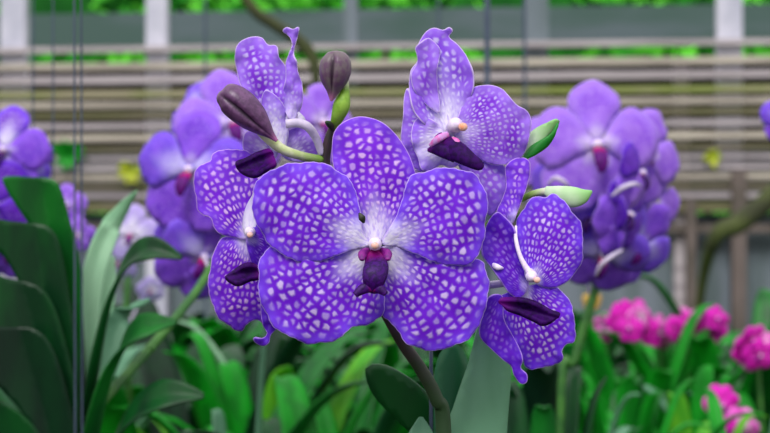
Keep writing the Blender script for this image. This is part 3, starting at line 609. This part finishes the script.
st = [at(84, 424, .97), at(104, 400, .985), at(150, 348, 1.03), at(186, 305, 1.07), at(210, 270, 1.10), at(228, 232, 1.13), at(240, 190, 1.15), at(243, 140, 1.165), at(236, 96, 1.17)]
mb = MB(); mb.sweep(st, [5.2*k9, 5*k9, 5*k9, 5*k9, 4.6*k9, 4*k9, 3.5*k9, 3*k9, 2.4*k9], 12)
for q in (2, 4): mb.ball(st[q], 6.6*k9, (1, 1, .8))
mb.build('flower_stem', STEMG, LP)
place('mid', LP, 190, 170, 1.12, -16, -4, 6, 1.2, stalk=st[6])
place('pale', LP, 232, 122, 1.15, 10, -12, -12, 1.15, stalk=st[7], label='paler blossom near the tip of the spray')
place('blue', LP, 200, 228, 1.15, -8, 14, 160, 1.1, stalk=st[5])
place('mid', LP, 204, 256, 1.14, 20, 20, 30, .95, stalk=st[4])
place('pale', LP, 322, 122, 1.17, 35, -10, 12, .85, stalk=st[8])
place('blue', LP, 196, 108, 1.18, -40, -25, 40, .8, stalk=st[7])

# ---- far left spray
def spray(label, pts, rads=None, d=1.2, name='orchid', mat=STEMG):
    e = empty(name, (pts[0].x, pts[0].y, 0)); tag(e, label, 'orchid')
    P = [Vector((pts[0].x, pts[0].y, 0))] + pts
    mb = MB(); mb.sweep(P, rads or [.005]+[.004]*(len(pts)-1)+[.002], 10); mb.build('flower_stem', mat, e); return e
st = [at(-30, 420, 1.2), at(-20, 300, 1.2), at(-6, 230, 1.2), at(4, 160, 1.2), at(2, 110, 1.2)]
FL = spray('blurred violet orchid spray at the edge beside the leafy orchid, tips above its leaves', st)
place('vio', FL, 4, 150, 1.16, -5, -5, 10, .92, stalk=st[3]); place('mid', FL, 34, 162, 1.2, 45, 5, 60, .55, stalk=st[3])
place('deep', FL, -6, 205, 1.15, 0, 10, 30, .95, stalk=st[2], ); place('mid', FL, 8, 242, 1.17, 25, 20, 5, .85, stalk=st[1])
st = [at(74, 420, 1.5), at(72, 300, 1.5), at(68, 240, 1.5), at(66, 200, 1.5)]
FL2 = spray('small lilac orchid half hidden behind the dark leaves, beside the paired wires', st)
place('pale', FL2, 66, 205, 1.48, 0, 0, 0, .55, stalk=st[3]); place('pale', FL2, 78, 235, 1.47, 10, 10, 80, .45, stalk=st[2])
# ---- small whitish blossom
st = [at(130, 430, 1.75), at(126, 330, 1.75), at(128, 280, 1.75), at(134, 240, 1.76)]
WB = spray('small whitish lilac orchid with dark eyes between pale leaf and violet spray', st)
place('white', WB, 131, 233, 1.72, -5, 0, 8, .86, stalk=st[3]); place('white', WB, 120, 262, 1.74, -30, 25, 60, .6, stalk=st[2]); place('white', WB, 152, 290, 1.74, 20, 25, 60, .45, stalk=st[1])

# ---- right cluster
st = [at(560, 430, 1.2), at(575, 360, 1.2), at(592, 300, 1.2), at(612, 240, 1.2), at(618, 190, 1.2), at(606, 130, 1.2)]
RC = spray('blurred cluster of lilac and violet orchid blossoms right of the sharp orchid', st)
place('pale', RC, 597, 145, 1.12, 4, -6, 0, 1.3, stalk=st[5], label='lilac blossom facing out with a crimson lip')
place('pale', RC, 646, 152, 1.17, 28, -5, 30, 1.0, stalk=st[5])
place('pale', RC, 552, 148, 1.18, -25, -10, 20, .9, stalk=st[5])
place('deep', RC, 640, 172, 1.13, 55, 5, 15, .78, stalk=st[4])
place('mid', RC, 560, 196, 1.15, -40, 5, 30, .85, stalk=st[4])
place('deep', RC, 628, 214, 1.13, 48, 12, 50, .9, stalk=st[3])
place('pale', RC, 654, 206, 1.19, 30, 8, 10, .8, stalk=st[4])
place('deep', RC, 594, 212, 1.14, -58, 12, 10, .85, stalk=st[3])
place('mid', RC, 640, 244, 1.17, 25, 22, 40, .95, stalk=st[3])
place('mid', RC, 604, 254, 1.16, -5, 30, 15, .95, stalk=st[3])
place('blue', RC, 572, 252, 1.2, -20, 25, 60, .66, stalk=st[2])
for a in ([(596, 275, 1.12), (602, 264, 1.11), (612, 256, 1.11), (622, 250, 1.13)], [(612, 196, 1.10), (622, 188, 1.095), (634, 184, 1.10), (640, 186, 1.12)], [(548, 184, 1.12), (556, 178, 1.11), (566, 184, 1.11), (572, 196, 1.13)]):
    mb = MB(); mb.sweep([at(*p) for p in a], [.0012, .0020, .0020, .0014], 10); mb.build('flower_stalk', PEDW, RC)
# ---- right edge blossom
st = [at(800, 430, 1.4), at(805, 300, 1.4), at(800, 200, 1.4), at(790, 130, 1.4)]
RE = spray('single violet orchid blossom just entering at the edge above the leaning branch', st)
place('mid', RE, 787, 116, 1.36, -10, 0, 0, .62, stalk=st[3])
# yellowish orchid behind right blossom
st = [at(590, 430, 2.2), at(592, 350, 2.2), at(592, 310, 2.2)]
YE = spray('little yellow orchid bloom low behind the violet cluster', st)
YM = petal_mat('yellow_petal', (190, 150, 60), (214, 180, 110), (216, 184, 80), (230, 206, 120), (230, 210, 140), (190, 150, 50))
PROT[('yel', 46)] = proto_blossom((YM, YM, YM)); py = PROT[('yel', 46)]; py.parent = YE; py.location = at(592, 300, 2.18)-world(YE); py.scale = (.38,)*3

# ================================================================== magenta orchids and their leaves
rr = random.Random(11)
def head_plant(px, py, d, spread, n, kinds, label, leaves=10, lmat='bright', lh=None, lw=.018, name='orchid'):
    e = empty(name, (at(px, 300, d).x, d, 0)); tag(e, label, 'orchid')
    top = at(px, py+spread*.6, d); k = pxm(d)
    mb = MB(); mb.sweep([(e.location.x, d, 0), (e.location.x+.01, d, top.z*.6), top], [.006, .005, .003], 8); mb.build('flower_stem', STEMG, e)
    for i in range(n):
        a = 2*PI*i/n + rr.uniform(-.3, .3); r = spread*rr.uniform(.35, .85)*(0 if i == 0 else 1)
        place(kinds[i % len(kinds)], e, px+r*math.cos(a), py+r*.75*math.sin(a), d-.03+rr.uniform(-.03, .03), rr.uniform(-35, 35), rr.uniform(-15, 25), rr.uniform(0, 70), rr.uniform(.85, 1.1), R=26, stalk=top, sr=.0012, smat=STEMG)
    if leaves: rosette(e, d, leaves, lmat, lh or (H-.22), lw*1.25, .13)
    return e
def rosette(e, d, n, lmat, h, lw, spread=.10, lr=None):
    lr = lr or rr
    for i in range(n):
        a = 2.4*i + lr.uniform(-.3, .3); hh = h*lr.uniform(.72, 1.08); sp = spread*lr.uniform(.5, 1.5)
        mb = MB(); b = Vector((e.location.x, e.location.y, 0)) + Vector((math.cos(a), math.sin(a), 0))*.012
        dr = Vector((math.cos(a), math.sin(a), 0))
        pts = [b, b+dr*sp*.25+Vector((0, 0, hh*.4)), b+dr*sp*.6+Vector((0, 0, hh*.75)), b+dr*sp*1.05+Vector((0, 0, hh*.96)), b+dr*sp*1.4+Vector((0, 0, hh*(1.02-.06*lr.random())))]
        strap(mb, pts, [lw*.7, lw*1.2, lw*1.3, lw*1.0, lw*.08], .35, 4, 5, side=Vector((-dr.y, dr.x, .0)))
        mb.build('leaf', LF[lmat] if isinstance(lmat, str) else LF[lr.choice(lmat)], e, solid=.0015)
head_plant(635, 320, 2.2, 19, 8, ['mag']*7+['pink'], 'magenta orchid with the fullest bloom, standing in bright upright leaves', 14, 'bright', .60)
head_plant(660, 333, 2.35, 13, 4, ['pink', 'pink', 'mag'], 'pale pink orchid between two magenta ones', 0)
head_plant(686, 326, 2.3, 11, 4, ['mag', 'pink'], 'small pink-magenta orchid with bloom second from the fullest one', 12, 'bright', .56)
head_plant(715, 324, 2.25, 14, 6, ['mag'], 'round magenta orchid bloom nearest the brown fence post', 14, 'bright', .58)
head_plant(758, 350, 2.0, 18, 6, ['mag', 'mag', 'pink'], 'magenta orchid bloom at the edge of the bed, above pale leaves', 10, ['grey', 'bright'], .52)
head_plant(724, 404, 1.9, 6, 3, ['mag'], 'low magenta orchid bloom half hidden among leaves', 8, 'mid', .50)
head_plant(742, 426, 1.8, 6, 3, ['pink', 'mag'], 'lowest dull pink orchid bloom near the corner of the bed', 0)
head_plant(606, 326, 2.5, 9, 3, ['pink', 'mag'], 'pale magenta orchid bloom close under the yellow one', 0)

# ================================================================== leafy plants of the bed
def plant(px, topy, d, n, mats, lw, spread, label, group=None, seed=0):
    lr = random.Random(seed+px); e = empty('strap_leaf_plant', (at(px, 300, d).x, d, 0)); tag(e, label, 'plant', group)
    rosette(e, d, n, mats, H-(topy-216.5)*pxm(d), lw, spread, lr); return e
PL = [
 (205, 330, 1.75, 14, ['dark', 'mid', 'deep'], .026, .17, 'dark strap-leaf plant under the slanting flower stem'),
 (236, 338, 1.30, 4, ['grey'], .010, .012, 'narrow grey-green upright leaves below the left blossom'),
 (262, 352, 1.7, 13, ['lime', 'bright', 'mid'], .020, .13, 'yellow-green plant below the left blossom'),
 (250, 322, 2.6, 16, ['bright', 'bright', 'mid'], .03, .24, 'bright green plant behind the yellow-green one'),
 (330, 345, 1.9, 14, ['grey', 'mid', 'mid', 'pale', 'bright'], .014, .16, 'grey-green plant under the left lower sepal of the largest blossom'),
 (372, 352, 1.6, 10, ['grey', 'bright', 'bright', 'dark'], .013, .14, 'mixed grey and green plant left of the dark flower stem'),
 (395, 330, 2.5, 14, ['dark', 'bright'], .028, .22, 'deep green plant behind the dark flower stem'),
 (300, 318, 3.0, 14, ['dark', 'mid'], .034, .28, 'dark plant farthest back below the left blossom'),
 (522, 376, 1.35, 10, ['dark', 'deep', 'mid'], .018, .06, 'dark broad-leaved plant under the twisted tip of the right blossom'),
 (558, 362, 1.7, 12, ['grey', 'mid', 'bright', 'dark'], .013, .10, 'mixed grey and bright green plant below the right blossom'),
 (575, 318, 2.6, 14, ['dark', 'mid'], .026, .1, 'dark plant beneath the yellow bloom'),
 (604, 402, 1.55, 9, ['pale', 'bright', 'bright'], .008, .10, 'low plant with pale narrow leaves before the magenta blooms'),
 (668, 418, 1.7, 10, ['bright', 'bright', 'lime'], .012, .14, 'low bright plant before the pale pink bloom'),
 (660, 345, 2.7, 14, ['bright', 'dark'], .028, .2, 'bright plant in the back row between magenta blooms'),
 (762, 292, 2.3, 12, ['bright', 'mid'], .028, .16, 'bright green plant rising highest at the edge behind the magenta bloom'),
 (744, 398, 1.6, 9, ['grey', 'bright', 'pale'], .010, .12, 'grey-leaved plant right of the low magenta bloom'),
 (690, 385, 1.9, 12, ['bright', 'lime', 'bright'], .018, .05, 'upright bright green plant before the round magenta bloom'),
 (622, 368, 1.95, 13, ['bright', 'mid', 'bright'], .018, .05, 'upright bright green plant before the fullest magenta bloom'),
 (20, 330, 1.6, 12, ['grey', 'blue'], .026, .12, 'grey-green plant behind the dark arching leaves at the edge'),
 (120, 315, 2.2, 14, ['mid', 'bright', 'dark'], .03, .22, 'mid-green plant behind the whitish blossom stem'),
 (160, 360, 1.45, 10, ['bright', 'mid'], .022, .15, 'bright plant crossed by the slanting flower stem'),
 (190, 300, 3.2, 14, ['dark', 'mid'], .036, .3, 'dark plant farthest back below the violet spray'),
 (480, 330, 2.8, 14, ['mid', 'dark'], .034, .3, 'green plant far behind the broad blue-green leaves'),
 (540, 412, 1.2, 8, ['dark', 'mid'], .012, .045, 'low dark green plant close beside the broad blue-green leaves'),
 (290, 400, 1.35, 10, ['mid', 'grey', 'dark'], .018, .13, 'low mixed plant in front of the grey-green one'),
 (340, 412, 1.3, 9, ['bright', 'dark', 'mid'], .018, .12, 'low bright plant below the notch between the largest sepals'),
 (30, 300, 2.8, 12, ['bright', 'mid'], .03, .25, 'bright plant far behind the leafy orchid at the edge'),
]
for i, p in enumerate(PL): plant(*p, seed=i)
# undergrowth that fills the bed (nobody could count it)
lr = random.Random(5)
mb = MB(); slots = []
for mi, cnt in enumerate((1300, 700, 350)):
    for i in range(cnt):
        d = lr.uniform(2.6, 6.2); x = lr.uniform(-.42, .42)*d if i % 4 else lr.uniform(-3.6, 3.6); a = lr.uniform(0, 6.28); hgt = lr.uniform(.30, .50) - .05*(d-2.6) + .03*math.sin(x*3)
        b = Vector((x, d, 0)); dr = Vector((math.cos(a), math.sin(a), 0)); sp = lr.uniform(.08, .3); W = lr.uniform(.015, .035)
        n0 = len(mb.f)
        strap(mb, [b, b+dr*sp*.4+Vector((0, 0, hgt*.7)), b+dr*sp+Vector((0, 0, hgt)), b+dr*sp*1.6+Vector((0, 0, hgt*.85))], [W*.6, W, W, W*.1], .3, 2, 3, side=Vector((-dr.y, dr.x, 0)))
        slots += [mi]*(len(mb.f)-n0)
o = mb.build('undergrowth', LF['dark']); o.data.materials.append(LF['mid']); o.data.materials.append(LF['bright'])
o.data.polygons.foreach_set('material_index', slots)
tag(o, 'mass of green strap leaves filling the bed before the fence', 'undergrowth', kind='stuff')
# yellow-green seedlings on the fence rails
for i, (px, y, n, sp, lab) in enumerate(((640, 178, 5, .05, 'yellow-green sprig on the fence right of the lilac cluster, upper one'), (655, 200, 6, .06, 'yellow-green sprig on the fence right of the lilac cluster, lower one'), (705, 160, 5, .05, 'yellow-green sprig on the fence near the white post by the leaning branch'), (125, 172, 6, .07, 'yellow-green sprig on the fence below the white post at the left'), (60, 155, 6, .1, 'bright green sprig on the fence beside the dark leaf tip'))):
    c = at(px, y, FY-.08); c.y = FY - math.tan(YAW)*c.x - .055; e = empty('fence_sprig', c); tag(e, lab, 'sprig')
    mb = MB()
    for q in range(n*3):
        a = lr.uniform(0, 2*PI); dr = Vector((math.cos(a), -.5, math.sin(a))).normalized()*sp*lr.uniform(.7, 1.3)
        strap(mb, [c, c+dr*.5+Vector((0, -.01, .01)), c+dr], [.006, .02, .002], .2, 2, 3, side=Vector((-math.sin(a), 0, math.cos(a))))
    mb.build('leaves', LF['bright' if i == 4 else 'yellow'], e)
# remove unused prototypes
